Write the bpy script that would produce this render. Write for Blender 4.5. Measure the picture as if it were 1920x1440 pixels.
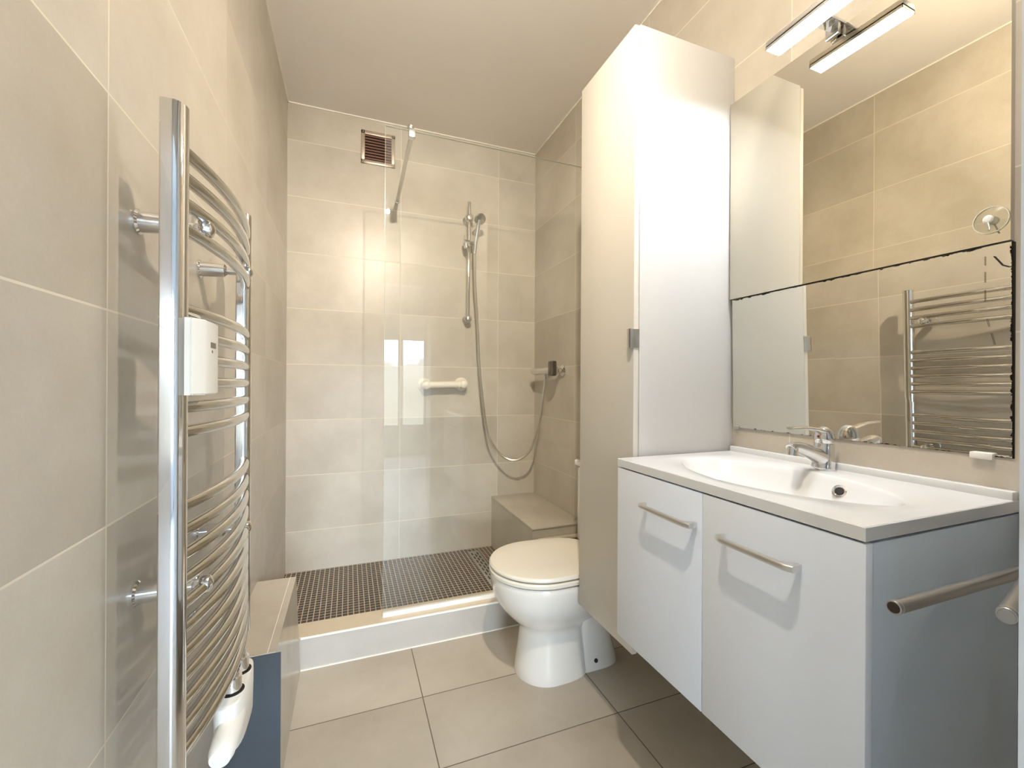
import bpy, bmesh, math, random
from mathutils import Vector, Matrix

# ------------------------------------------------------------------ scene, camera, light
scene = bpy.context.scene
for o in list(bpy.data.objects):
    bpy.data.objects.remove(o, do_unlink=True)
COL = scene.collection
H = 1.1005                       # eye height of the camera above the floor
XL, XR, YB, ZC = -0.313, 1.1306, 2.5564, H + 1.498
YF = -0.65                       # wall with the doorway, behind the camera

cam_d = bpy.data.cameras.new('camera')
cam_d.sensor_width = 36.0
cam_d.lens = 801.5 / 1920 * 36
cam_d.clip_start = 0.01
cam = bpy.data.objects.new('camera', cam_d)
COL.objects.link(cam)
r_ = Vector((0.9344117, -0.35615236, 0.00550283))
u_ = Vector((-0.00503424, 0.00224255, 0.99998481))
f_ = Vector((0.35615929, 0.93442521, -0.00030251))
cam.matrix_world = Matrix(((r_.x, u_.x, -f_.x, 0), (r_.y, u_.y, -f_.y, 0), (r_.z, u_.z, -f_.z, H), (0, 0, 0, 1)))
scene.camera = cam

vs = scene.view_settings
scene.display_settings.display_device = 'sRGB'
vs.view_transform = 'Standard'
vs.look = 'None'
vs.gamma = 1.0
vs.use_curve_mapping = False
vs.exposure = 0.12

cy = scene.cycles
cy.use_denoising = True
cy.max_bounces = 14
cy.diffuse_bounces = 8
cy.glossy_bounces = 8
cy.transmission_bounces = 8
cy.transparent_max_bounces = 16
cy.sample_clamp_indirect = 8.0
cy.caustics_reflective = True
cy.blur_glossy = 0.3

SPOT_W, BULB_L, BULB_C = 94.0, 9000.0, (1.0, 0.875, 0.70)
LED_L, LED_C = 225.0, (0.86, 0.92, 1.0)
SKY_L = 38.0

world = bpy.data.worlds.new('world')
scene.world = world
world.use_nodes = True
wn = world.node_tree
wn.nodes.clear()
w_out = wn.nodes.new('ShaderNodeOutputWorld')
w_bg = wn.nodes.new('ShaderNodeBackground')
w_tc = wn.nodes.new('ShaderNodeTexCoord')
w_sep = wn.nodes.new('ShaderNodeSeparateXYZ')
w_no = wn.nodes.new('ShaderNodeTexNoise')
w_ma = wn.nodes.new('ShaderNodeMath')
w_ra = wn.nodes.new('ShaderNodeValToRGB')
w_no.inputs['Scale'].default_value = 14
w_no.inputs['Detail'].default_value = 6
w_ma.operation = 'MULTIPLY_ADD'
w_ma.inputs[1].default_value = 0.08
wn.links.new(w_tc.outputs['Generated'], w_sep.inputs[0])
wn.links.new(w_tc.outputs['Generated'], w_no.inputs['Vector'])
wn.links.new(w_no.outputs[0], w_ma.inputs[0])
wn.links.new(w_sep.outputs['Z'], w_ma.inputs[2])
wn.links.new(w_ma.outputs[0], w_ra.inputs[0])
cr = w_ra.color_ramp
cr.elements[0].position = 0.0
cr.elements[0].color = (0.10, 0.11, 0.105, 1)
cr.elements[1].position = 1.0
cr.elements[1].color = (0.55, 0.72, 1.0, 1)
for p, c in ((0.093, (0.13, 0.15, 0.16, 1)), (0.099, (0.80, 0.90, 1.0, 1)), (0.3, (0.74, 0.87, 1.0, 1))):
    e = cr.elements.new(p)
    e.color = c
wn.links.new(w_ra.outputs[0], w_bg.inputs[0])
w_bg.inputs[1].default_value = SKY_L
wn.links.new(w_bg.outputs[0], w_out.inputs[0])

# portal in the window of the room behind the camera: guides the daylight, gives no light of its own
pl = bpy.data.lights.new('window_portal', 'AREA')
pl.shape = 'RECTANGLE'
pl.size, pl.size_y = 1.6, 1.45
pl.cycles.is_portal = True
po = bpy.data.objects.new('window_portal', pl)
po.location = (0.35, -3.02, 1.12)
po.rotation_euler = (math.radians(-90), 0, 0)
COL.objects.link(po)
po.rotation_euler = Vector((0, 1, 0)).to_track_quat('-Z', 'Z').to_euler()


# ------------------------------------------------------------------ materials
def new_mat(name):
    m = bpy.data.materials.new(name)
    m.use_nodes = True
    nt = m.node_tree
    return m, nt, nt.nodes['Principled BSDF']


def N(nt, t, **kw):
    n = nt.nodes.new(t)
    for k, v in kw.items():
        if k in n.inputs.keys():
            n.inputs[k].default_value = v
        else:
            setattr(n, k, v)
    return n


def plain(name, col, rough=0.4, metal=0.0, var=0.05, scale=30, bump=0.0, spec=0.5, coat=0.0):
    m, nt, b = new_mat(name)
    tc = N(nt, 'ShaderNodeTexCoord')
    no = N(nt, 'ShaderNodeTexNoise', Scale=scale, Detail=4)
    nt.links.new(tc.outputs['Object'], no.inputs['Vector'])
    mx = N(nt, 'ShaderNodeMix', data_type='RGBA')
    mx.inputs['A'].default_value = (*[c * (1 - var) for c in col], 1)
    mx.inputs['B'].default_value = (*[min(1, c * (1 + var)) for c in col], 1)
    nt.links.new(no.outputs[0], mx.inputs['Factor'])
    nt.links.new(mx.outputs['Result'], b.inputs['Base Color'])
    b.inputs['Roughness'].default_value = rough
    b.inputs['Metallic'].default_value = metal
    b.inputs['Specular IOR Level'].default_value = spec
    b.inputs['Coat Weight'].default_value = coat
    b.inputs['Coat Roughness'].default_value = 0.05
    if bump:
        bp = N(nt, 'ShaderNodeBump', Strength=bump, Distance=0.002)
        nt.links.new(no.outputs[0], bp.inputs['Height'])
        nt.links.new(bp.outputs[0], b.inputs['Normal'])
    return m


def tile_mat(name, axes, off, c_lo, c_hi, grout, size=(0.6, 0.3), mortar=0.0016, rough=0.34, seed=0.0, tint=0.05,
             noise=2.2, spec=0.5):
    """concrete-look tile laid on a straight grid; axes picks the two object axes of the surface"""
    m, nt, b = new_mat(name)
    tc = N(nt, 'ShaderNodeTexCoord')
    sep = N(nt, 'ShaderNodeSeparateXYZ')
    nt.links.new(tc.outputs['Object'], sep.inputs[0])
    cmb = N(nt, 'ShaderNodeCombineXYZ')
    for i, ax in enumerate(axes):
        a = N(nt, 'ShaderNodeMath', operation='SUBTRACT')
        nt.links.new(sep.outputs[ax], a.inputs[0])
        a.inputs[1].default_value = off[i] - 40 * size[i]
        nt.links.new(a.outputs[0], cmb.inputs[i])
    br = N(nt, 'ShaderNodeTexBrick', offset=0.0, squash=1.0)
    br.inputs['Scale'].default_value = 1.0
    br.inputs['Brick Width'].default_value = size[0]
    br.inputs['Row Height'].default_value = size[1]
    br.inputs['Mortar Size'].default_value = mortar
    br.inputs['Mortar Smooth'].default_value = 0.1
    br.inputs['Bias'].default_value = 0.0
    br.inputs['Color1'].default_value = (0, 0, 0, 1)
    br.inputs['Color2'].default_value = (1, 1, 1, 1)
    br.inputs['Mortar'].default_value = (0.5, 0.5, 0.5, 1)
    nt.links.new(cmb.outputs[0], br.inputs['Vector'])
    # cloudy concrete pattern, a little different on every tile
    sc = N(nt, 'ShaderNodeVectorMath', operation='MULTIPLY_ADD')
    sc.inputs[1].default_value = (3.1, 3.1, 3.1)
    nt.links.new(br.outputs['Color'], sc.inputs[0])
    nt.links.new(tc.outputs['Object'], sc.inputs[2])
    n1 = N(nt, 'ShaderNodeTexNoise', Scale=noise, Detail=7, Roughness=0.62)
    nt.links.new(sc.outputs[0], n1.inputs['Vector'])
    n2 = N(nt, 'ShaderNodeTexNoise', Scale=260, Detail=2)
    nt.links.new(tc.outputs['Object'], n2.inputs['Vector'])
    ramp = N(nt, 'ShaderNodeMapRange')
    ramp.inputs['From Min'].default_value = 0.3
    ramp.inputs['From Max'].default_value = 0.7
    nt.links.new(n1.outputs[0], ramp.inputs['Value'])
    mx = N(nt, 'ShaderNodeMix', data_type='RGBA')
    mx.inputs['A'].default_value = (*c_lo, 1)
    mx.inputs['B'].default_value = (*c_hi, 1)
    nt.links.new(ramp.outputs[0], mx.inputs['Factor'])
    hs = N(nt, 'ShaderNodeHueSaturation')
    tv = N(nt, 'ShaderNodeMapRange')
    tv.inputs['To Min'].default_value = 1 - tint
    tv.inputs['To Max'].default_value = 1 + tint
    nt.links.new(br.outputs['Color'], tv.inputs['Value'])
    sp = N(nt, 'ShaderNodeMath', operation='MULTIPLY_ADD')
    sp.inputs[1].default_value = 0.10
    nt.links.new(n2.outputs[0], sp.inputs[0])
    s2 = N(nt, 'ShaderNodeMath', operation='SUBTRACT')
    s2.inputs[1].default_value = 0.05
    nt.links.new(tv.outputs[0], s2.inputs[0])
    nt.links.new(s2.outputs[0], sp.inputs[2])
    nt.links.new(sp.outputs[0], hs.inputs['Value'])
    nt.links.new(mx.outputs['Result'], hs.inputs['Color'])
    gm = N(nt, 'ShaderNodeMix', data_type='RGBA')
    gm.inputs['B'].default_value = (*grout, 1)
    nt.links.new(br.outputs['Fac'], gm.inputs['Factor'])
    nt.links.new(hs.outputs[0], gm.inputs['A'])
    nt.links.new(gm.outputs['Result'], b.inputs['Base Color'])
    rr = N(nt, 'ShaderNodeMapRange')
    rr.inputs['To Min'].default_value = rough
    rr.inputs['To Max'].default_value = 0.85
    nt.links.new(br.outputs['Fac'], rr.inputs['Value'])
    nt.links.new(rr.outputs[0], b.inputs['Roughness'])
    b.inputs['Specular IOR Level'].default_value = spec
    inv = N(nt, 'ShaderNodeMath', operation='SUBTRACT')
    inv.inputs[0].default_value = 1.0
    nt.links.new(br.outputs['Fac'], inv.inputs[1])
    bp = N(nt, 'ShaderNodeBump', Strength=0.4, Distance=0.001)
    nt.links.new(inv.outputs[0], bp.inputs['Height'])
    nt.links.new(bp.outputs[0], b.inputs['Normal'])
    return m


def emit_mat(name, col, strength):
    m = bpy.data.materials.new(name)
    m.use_nodes = True
    nt = m.node_tree
    nt.nodes.clear()
    o = N(nt, 'ShaderNodeOutputMaterial')
    e = N(nt, 'ShaderNodeEmission')
    e.inputs[0].default_value = (*col, 1)
    e.inputs[1].default_value = strength
    nt.links.new(e.outputs[0], o.inputs[0])
    return m


def glass_mat(name, tint, rough=0.0, ior=1.5, haze=0.0):
    """thin clear sheet: straight-through transmission plus Fresnel reflection"""
    m = bpy.data.materials.new(name)
    m.use_nodes = True
    nt = m.node_tree
    nt.nodes.clear()
    o = N(nt, 'ShaderNodeOutputMaterial')
    t = N(nt, 'ShaderNodeBsdfTransparent')
    t.inputs[0].default_value = (*tint, 1)
    g = N(nt, 'ShaderNodeBsdfGlossy')
    g.inputs['Roughness'].default_value = rough
    f = N(nt, 'ShaderNodeFresnel', IOR=ior)
    geo = N(nt, 'ShaderNodeNewGeometry')          # same index from either side of the sheet
    ir = N(nt, 'ShaderNodeMapRange')
    ir.inputs['To Min'].default_value = ior
    ir.inputs['To Max'].default_value = 1 / ior
    nt.links.new(geo.outputs['Backfacing'], ir.inputs['Value'])
    nt.links.new(ir.outputs[0], f.inputs['IOR'])
    mx = N(nt, 'ShaderNodeMixShader')
    nt.links.new(f.outputs[0], mx.inputs[0])
    nt.links.new(t.outputs[0], mx.inputs[1])
    nt.links.new(g.outputs[0], mx.inputs[2])
    last = mx
    if haze:
        d = N(nt, 'ShaderNodeBsdfDiffuse')
        d.inputs[0].default_value = (0.9, 0.92, 0.9, 1)
        no = N(nt, 'ShaderNodeTexNoise', Scale=6, Detail=5)
        tc = N(nt, 'ShaderNodeTexCoord')
        nt.links.new(tc.outputs['Object'], no.inputs['Vector'])
        k = N(nt, 'ShaderNodeMath', operation='MULTIPLY')
        k.inputs[1].default_value = haze * 2
        nt.links.new(no.outputs[0], k.inputs[0])
        m2 = N(nt, 'ShaderNodeMixShader')
        nt.links.new(k.outputs[0], m2.inputs[0])
        nt.links.new(mx.outputs[0], m2.inputs[1])
        nt.links.new(d.outputs[0], m2.inputs[2])
        last = m2
    nt.links.new(last.outputs[0], o.inputs[0])
    return m


def mirror_mat(name, zlo, zhi, ylo, yhi, worn):
    m, nt, b = new_mat(name)
    b.inputs['Metallic'].default_value = 1.0
    b.inputs['Roughness'].default_value = 0.0
    b.inputs['Base Color'].default_value = (0.76, 0.725, 0.63, 1)
    if worn:
        # silvering eaten away in small specks close to the long edges
        tc = N(nt, 'ShaderNodeTexCoord')
        sep = N(nt, 'ShaderNodeSeparateXYZ')
        nt.links.new(tc.outputs['Object'], sep.inputs[0])
        ds = []
        for ax, lim, sgn in (('Z', zlo, 1), ('Z', zhi, -1), ('Y', ylo, 1)):
            a = N(nt, 'ShaderNodeMath', operation='SUBTRACT')
            if sgn > 0:
                nt.links.new(sep.outputs[ax], a.inputs[0])
                a.inputs[1].default_value = lim
            else:
                a.inputs[0].default_value = lim
                nt.links.new(sep.outputs[ax], a.inputs[1])
            ds.append(a)
        m1 = N(nt, 'ShaderNodeMath', operation='MINIMUM')
        nt.links.new(ds[0].outputs[0], m1.inputs[0])
        nt.links.new(ds[1].outputs[0], m1.inputs[1])
        m2 = N(nt, 'ShaderNodeMath', operation='MINIMUM')
        nt.links.new(m1.outputs[0], m2.inputs[0])
        nt.links.new(ds[2].outputs[0], m2.inputs[1])
        no = N(nt, 'ShaderNodeTexNoise', Scale=55, Detail=5, Roughness=0.7)
        nt.links.new(tc.outputs['Object'], no.inputs['Vector'])
        k = N(nt, 'ShaderNodeMapRange')
        k.inputs['From Min'].default_value = 0.50
        k.inputs['From Max'].default_value = 0.75
        k.inputs['To Min'].default_value = 0.0
        k.inputs['To Max'].default_value = 0.0055
        nt.links.new(no.outputs[0], k.inputs['Value'])
        lt = N(nt, 'ShaderNodeMath', operation='LESS_THAN')
        nt.links.new(m2.outputs[0], lt.inputs[0])
        nt.links.new(k.outputs[0], lt.inputs[1])
        mx = N(nt, 'ShaderNodeMix', data_type='RGBA')
        mx.inputs['A'].default_value = (0.80, 0.78, 0.71, 1)
        mx.inputs['B'].default_value = (0.02, 0.018, 0.015, 1)
        nt.links.new(lt.outputs[0], mx.inputs['Factor'])
        nt.links.new(mx.outputs['Result'], b.inputs['Base Color'])
        rg = N(nt, 'ShaderNodeMath', operation='MULTIPLY')
        rg.inputs[1].default_value = 0.6
        nt.links.new(lt.outputs[0], rg.inputs[0])
        nt.links.new(rg.outputs[0], b.inputs['Roughness'])
    return m


T_LO, T_HI = (0.43, 0.385, 0.315), (0.59, 0.545, 0.475)
GROUT = (0.70, 0.64, 0.53)
Z0 = H + 0.0995 - 1.2
M = {}
M['tile_back'] = tile_mat('beige_tile_back', 'XZ', (0.277, Z0), T_LO, T_HI, GROUT)
M['tile_left'] = tile_mat('beige_tile_left', 'YZ', (0.752, Z0), T_LO, T_HI, GROUT, rough=0.3)
M['tile_right'] = tile_mat('beige_tile_right', 'YZ', (0.225, Z0), T_LO, T_HI, GROUT)
M['tile_floor'] = tile_mat('beige_tile_floor', 'XY', (0.247, 1.21), (0.41, 0.36, 0.29), (0.56, 0.51, 0.43),
                           (0.16, 0.12, 0.09), mortar=0.0018, rough=0.3)
M['tile_side'] = tile_mat('beige_tile_side', 'YZ', (-3.3, -1.3), T_LO, T_HI, GROUT, rough=0.22, size=(6, 3))
M['tile_flat'] = tile_mat('beige_tile_flat', 'XY', (-3.3, -1.3), T_LO, T_HI, GROUT, rough=0.3, size=(6, 3))
M['tile_riser'] = tile_mat('grey_beige_tile_riser', 'XZ', (-3.3, -1.3), (0.42, 0.385, 0.34), (0.50, 0.465, 0.42),
                           GROUT, size=(6, 3))
M['mosaic'] = tile_mat('dark_brown_mosaic', 'XY', (0.0, 0.0), (0.012, 0.008, 0.006), (0.03, 0.019, 0.014),
                       (0.60, 0.49, 0.36), size=(0.0235, 0.0235), mortar=0.0019, rough=0.25, tint=0.3, noise=30)
M['ceiling'] = plain('ceiling_paint', (0.86, 0.82, 0.78), 0.6, var=0.03, scale=3, bump=0.05)
M['caulk'] = plain('white_caulk', (0.85, 0.82, 0.74), 0.5)
M['chrome'] = plain('chrome', (0.80, 0.80, 0.81), 0.06, 1.0, var=0.02)
M['chrome_warm'] = plain('polished_chrome_tube', (0.70, 0.69, 0.67), 0.07, 1.0, var=0.02)
M['steel'] = plain('brushed_steel', (0.62, 0.61, 0.58), 0.3, 1.0, var=0.06, scale=120)
M['alu'] = plain('satin_aluminium', (0.72, 0.72, 0.72), 0.28, 1.0, var=0.03)
M['grey_metal'] = plain('dark_satin_steel', (0.42, 0.43, 0.44), 0.33, 1.0, var=0.05, scale=200)
M['dark_end'] = plain('dark_plastic_plug', (0.03, 0.015, 0.012), 0.5)
M['white_plastic'] = plain('white_plastic', (0.80, 0.79, 0.75), 0.35, var=0.02)
M['grab_plastic'] = plain('ivory_plastic', (0.80, 0.75, 0.66), 0.35, var=0.02)
M['ceramic'] = plain('white_ceramic', (0.79, 0.77, 0.73), 0.09, var=0.01, coat=0.5)
M['seat'] = plain('ivory_seat_plastic', (0.80, 0.765, 0.68), 0.22, var=0.01)
M['basin'] = plain('white_basin_resin', (0.72, 0.735, 0.755), 0.12, var=0.01, coat=0.4)
M['cream'] = plain('cream_white_panel', (0.58, 0.55, 0.495), 0.38, var=0.012, scale=400)
M['cream_side'] = plain('white_side_panel', (0.55, 0.545, 0.535), 0.33, var=0.012, scale=400)
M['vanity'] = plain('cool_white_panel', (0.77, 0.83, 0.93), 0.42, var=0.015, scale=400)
M['vanity_shade_side'] = plain('shade_blue_panel', (0.55, 0.64, 0.74), 0.4, var=0.02, scale=300)  # blue-grey cast of the shaded vanity side put into the panel colour
M['brown'] = plain('brown_louvre', (0.24, 0.12, 0.085), 0.45, var=0.12)
M['vent_frame'] = plain('vent_frame_metal', (0.50, 0.43, 0.36), 0.35, 0.7, var=0.06)
M['black'] = plain('black_gap', (0.012, 0.011, 0.01), 0.7)
M['lever'] = plain('dark_reflection_chrome', (0.16, 0.13, 0.11), 0.18, 0.9)  # dark reflection in the chrome lever put into its base colour
M['hose'] = plain('steel_hose', (0.62, 0.58, 0.50), 0.28, 0.9, var=0.05, scale=400)
M['glass'] = glass_mat('clear_shower_glass', (0.992, 0.997, 0.990), haze=0.006)
M['glass_edge'] = plain('green_glass_edge', (0.42, 0.46, 0.38), 0.2)
M['sucker'] = glass_mat('clear_sucker', (0.97, 0.97, 0.95), 0.15, haze=0.03)
M['sucker_rim'] = plain('milky_rim', (0.72, 0.69, 0.60), 0.3)
M['window_glass'] = glass_mat('window_glass', (0.97, 0.98, 0.98))
M['white_paint'] = plain('white_paint', (0.80, 0.82, 0.84), 0.4, var=0.02)
M['door_paint'] = plain('pale_door_paint', (0.62, 0.66, 0.71), 0.4, var=0.02)
M['wood_floor'] = plain('light_floor', (0.52, 0.50, 0.47), 0.4, var=0.2, scale=5)
M['bulb'] = emit_mat('bulb_glow', BULB_C, BULB_L)
M['led'] = emit_mat('led_glow', LED_C, LED_L)
M['mirror_hi'] = mirror_mat('mirror_glass', 0, 0, 0, 0, False)
M['mirror_lo'] = mirror_mat('worn_mirror_glass', 0.0, 0.394, 0.402 - 0.70075, 1.0, True)
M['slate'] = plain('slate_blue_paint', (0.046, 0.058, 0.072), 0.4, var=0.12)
M['lcd'] = plain('meter_display', (0.10, 0.08, 0.06), 0.2)
M['pink_panel'] = plain('brown_back_panel', (0.36, 0.26, 0.20), 0.5, var=0.1)
M['beige_trim'] = plain('beige_trim', (0.66, 0.57, 0.43), 0.35)


# ------------------------------------------------------------------ mesh helpers
class MB:
    def __init__(self):
        self.bm = bmesh.new()

    def box(self, x0, x1, y0, y1, z0, z1, bevel=0.0, seg=2):
        b = bmesh.new()
        v = [b.verts.new(p) for p in ((x0, y0, z0), (x1, y0, z0), (x1, y1, z0), (x0, y1, z0),
                                      (x0, y0, z1), (x1, y0, z1), (x1, y1, z1), (x0, y1, z1))]
        for f in ((0, 3, 2, 1), (4, 5, 6, 7), (0, 1, 5, 4), (1, 2, 6, 5), (2, 3, 7, 6), (3, 0, 4, 7)):
            b.faces.new([v[i] for i in f])
        if bevel:
            bmesh.ops.bevel(b, geom=list(b.edges), offset=bevel, segments=seg, profile=0.5, affect='EDGES')
        self._add(b)
        return self

    def _add(self, b, mat=None):
        if mat is not None:
            bmesh.ops.transform(b, matrix=mat, verts=b.verts)
        me = bpy.data.meshes.new('tmp')
        b.to_mesh(me)
        b.free()
        self.bm.from_mesh(me)
        bpy.data.meshes.remove(me)

    def rings(self, rings, cap0=True, cap1=True, closed=True):
        """skin a list of equal-length point rings"""
        vr = [[self.bm.verts.new(p) for p in r] for r in rings]
        n = len(vr[0])
        for a, b in zip(vr[:-1], vr[1:]):
            for i in range(n if closed else n - 1):
                j = (i + 1) % n
                self.bm.faces.new((a[i], a[j], b[j], b[i]))
        if cap0:
            self.bm.faces.new(list(reversed(vr[0])))
        if cap1:
            self.bm.faces.new(vr[-1])
        return self

    def tube(self, pts, rad, n=14, cap=True, flat=None):
        """round tube along pts; rad a number or a list; flat=(vector, factor) squashes the section"""
        pts = [Vector(p) for p in pts]
        if not hasattr(rad, '__len__'):
            rad = [rad] * len(pts)
        tang = []
        for i in range(len(pts)):
            a = pts[max(0, i - 1)]
            b = pts[min(len(pts) - 1, i + 1)]
            tang.append((b - a).normalized())
        ref = Vector((0, 0, 1)) if abs(tang[0].z) < 0.9 else Vector((1, 0, 0))
        nrm = (ref - tang[0] * ref.dot(tang[0])).normalized()
        rings = []
        for p, t, r in zip(pts, tang, rad):
            nrm = (nrm - t * nrm.dot(t)).normalized()
            bi = t.cross(nrm)
            ring = []
            for k in range(n):
                a = 2 * math.pi * k / n
                d = nrm * math.cos(a) * r + bi * math.sin(a) * r
                if flat:
                    fv = Vector(flat[0]).normalized()
                    d = d - fv * d.dot(fv) * (1 - flat[1])
                ring.append(p + d)
            rings.append(ring)
        self.rings(rings, cap, cap)
        return self

    def cyl(self, a, b, r, n=24, r2=None):
        return self.tube([a, b], [r, r if r2 is None else r2], n)

    def lathe(self, origin, axis, prof, n=28, cap=True):
        """prof: list of (distance along axis, radius)"""
        o = Vector(origin)
        t = Vector(axis).normalized()
        ref = Vector((0, 0, 1)) if abs(t.z) < 0.9 else Vector((1, 0, 0))
        a1 = (ref - t * ref.dot(t)).normalized()
        a2 = t.cross(a1)
        rings = []
        for d, r in prof:
            rings.append([o + t * d + (a1 * math.cos(2 * math.pi * k / n) + a2 * math.sin(2 * math.pi * k / n)) * max(r, 1e-5)
                          for k in range(n)])
        return self.rings(rings, cap, cap)

    def prism(self, poly, d0, d1, axis):
        """extrude a closed polygon (list of 2-tuples) along axis X, Y or Z"""
        def P(p, d):
            if axis == 'X':
                return (d, p[0], p[1])
            if axis == 'Y':
                return (p[0], d, p[1])
            return (p[0], p[1], d)
        return self.rings([[P(p, d0) for p in poly], [P(p, d1) for p in poly]])


def smooth_path(pts, k=8):
    pts = [Vector(p) for p in pts]
    out = []
    for i in range(len(pts) - 1):
        p0 = pts[max(0, i - 1)]
        p1, p2 = pts[i], pts[i + 1]
        p3 = pts[min(len(pts) - 1, i + 2)]
        for s in range(k):
            t = s / k
            out.append(0.5 * ((2 * p1) + (p2 - p0) * t + (2 * p0 - 5 * p1 + 4 * p2 - p3) * t * t
                              + (3 * p1 - p0 - 3 * p2 + p3) * t ** 3))
    out.append(pts[-1])
    return out


ROOT_LOC = {}


def link(name, mb, mat, parent=None, smooth=True, angle=35):
    """one mesh object; vertices come in room coordinates and are stored relative to the thing's base"""
    bm = mb.bm
    bmesh.ops.recalc_face_normals(bm, faces=bm.faces)
    base = Vector((0, 0, 0))
    if parent is not None:
        p = parent
        while p.parent is not None:
            p = p.parent
        base = Vector(p.location)
        bmesh.ops.translate(bm, vec=-base, verts=bm.verts)
    me = bpy.data.meshes.new(name)
    bm.to_mesh(me)
    bm.free()
    o = bpy.data.objects.new(name, me)
    me.materials.append(mat)
    if smooth:
        for pgn in me.polygons:
            pgn.use_smooth = True
        me.set_sharp_from_angle(angle=math.radians(angle))
    COL.objects.link(o)
    if parent is not None:
        o.parent = parent
    return o


def thing(name, label, cat, loc, group=None):
    o = bpy.data.objects.new(name, None)
    o.empty_display_size = 0.05
    o.location = loc
    COL.objects.link(o)
    return tag(o, label, cat, group)


def tag(o, label, cat, group=None):
    o['label'] = label
    o['category'] = cat
    if group:
        o['group'] = group
    return o


def struct(name, mb, mat, parent=None):
    o = link(name, mb, mat, parent, smooth=False)
    if parent is None:
        o['kind'] = 'structure'
    return o


# ------------------------------------------------------------------ the room
T = 0.1
struct('floor', MB().box(XL, XR, YF - 0.1, YB, -0.1, 0), M['tile_floor'])
struct('ceiling', MB().box(XL - T, XR + T, YF - 0.1, YB + T, ZC, ZC + 0.1), M['ceiling'])
struct('wall_left', MB().box(XL - T, XL, YF - 0.1, YB + T, 0, ZC), M['tile_left'])
struct('wall_right', MB().box(XR, XR + T, YF - 0.1, YB + T, 0, ZC), M['tile_right'])
struct('wall_back', MB().box(XL, XR, YB, YB + T, 0, ZC), M['tile_back'])
mb = MB()
mb.box(XL, -0.26, YF - 0.1, YF, 0, ZC)
mb.box(0.775, XR, YF - 0.1, YF, 0, ZC)
mb.box(-0.26, 0.775, YF - 0.1, YF, 2.08, ZC)
struct('wall_front', mb, M['white_paint'])
# thin pale caulk line where ceiling and tiles meet
c = 0.006
struct('trim_1', MB().box(XL, XR, YB - c, YB, ZC - c, ZC), M['caulk'])
struct('trim_2', MB().box(XL, XL + c, YF, YB, ZC - c, ZC), M['caulk'])
struct('trim_3', MB().box(XR - c, XR, YF, YB, ZC - c, ZC), M['caulk'])
# open door leaf beside the camera
dm = MB()
dm.prism([(0.622, 0.2168), (0.661, 0.2218), (0.771, -0.640), (0.732, -0.645)], 0.012, 2.05, 'Z')
door = struct('door_1', dm, M['door_paint'])
hm = MB()
dd = Vector((0.110, -0.862, 0)).normalized()
dn = Vector((dd.y, -dd.x, 0))
for sg, p0 in ((1, Vector((0.622, 0.2168, 0.98))), (-1, Vector((0.661, 0.2218, 0.98)))):
    p = p0 + dd * 0.06
    hm.lathe(p, dn * sg, [(0, 0.026), (0.008, 0.026), (0.008, 0.009), (0.04, 0.009)])
    hm.tube([p + dn * sg * 0.038 - dd * 0.01, p + dn * sg * 0.04 + dd * 0.11], 0.009)
link('door_handle', hm, M['alu'], door)

# room behind the doorway, with the window whose daylight reaches in (seen only as a reflection in the glass)
struct('floor_hall', MB().box(-1.6, 2.2, -3.2, YF - 0.1, -0.1, 0), M['wood_floor'])
struct('ceiling_hall', MB().box(-1.6, 2.2, -3.2, YF - 0.1, ZC, ZC + 0.1), M['white_paint'])
struct('wall_hall_left', MB().box(-1.7, -1.6, -3.2, YF, 0, ZC), M['white_paint'])
struct('wall_hall_right', MB().box(2.2, 2.3, -3.2, YF, 0, ZC), M['white_paint'])
mb = MB()
mb.box(-1.6, XL - T, YF - 0.1, YF, 0, ZC)
mb.box(XR + T, 2.2, YF - 0.1, YF, 0, ZC)
struct('wall_hall_front', mb, M['white_paint'])
mb = MB()
mb.box(-1.6, -0.45, -3.2, -3.0, 0, ZC)
mb.box(1.15, 2.2, -3.2, -3.0, 0, ZC)
mb.box(-0.45, 1.15, -3.2, -3.0, 0, 0.40)
mb.box(-0.45, 1.15, -3.2, -3.0, 1.84, ZC)
struct('wall_hall_back', mb, M['white_paint'])
mb = MB()
for x0, x1 in ((-0.45, -0.39), (0.10, 0.18), (0.70, 0.775), (1.09, 1.15)):
    mb.box(x0, x1, -3.06, -3.01, 0.40, 1.84)
mb.box(-0.45, 1.15, -3.06, -3.01, 0.40, 0.46)
mb.box(-0.45, 1.15, -3.06, -3.01, 1.76, 1.84)
win = struct('window_1', mb, M['white_paint'])
link('pane', MB().box(-0.40, 1.10, -3.04, -3.034, 0.45, 1.77), M['window_glass'], win)


# ------------------------------------------------------------------ tiled boxing in the room
led = thing('tiled_ledge', 'low beige tiled boxing along the left wall behind the towel radiator', 'ledge', (-0.24, 1.55, 0))
mb = MB()
y0, y1, h = 1.32, 1.805, H - 0.735
xb, xt = -0.169, -0.183
mb.rings([[(XL, y0, 0), (xb, y0, 0), (xb, y1, 0), (XL, y1, 0)], [(XL, y0, h), (xt, y0, h), (xt, y1, h), (XL, y1, h)]])
link('casing', mb, M['tile_side'], led, smooth=False)
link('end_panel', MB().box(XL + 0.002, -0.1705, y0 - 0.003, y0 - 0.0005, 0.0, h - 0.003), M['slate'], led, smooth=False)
link('edge_joint', MB().box(-0.2045, -0.203, y0 + 0.002, y1 - 0.002, h - 0.001, h + 0.0006), M['caulk'], led)

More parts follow.
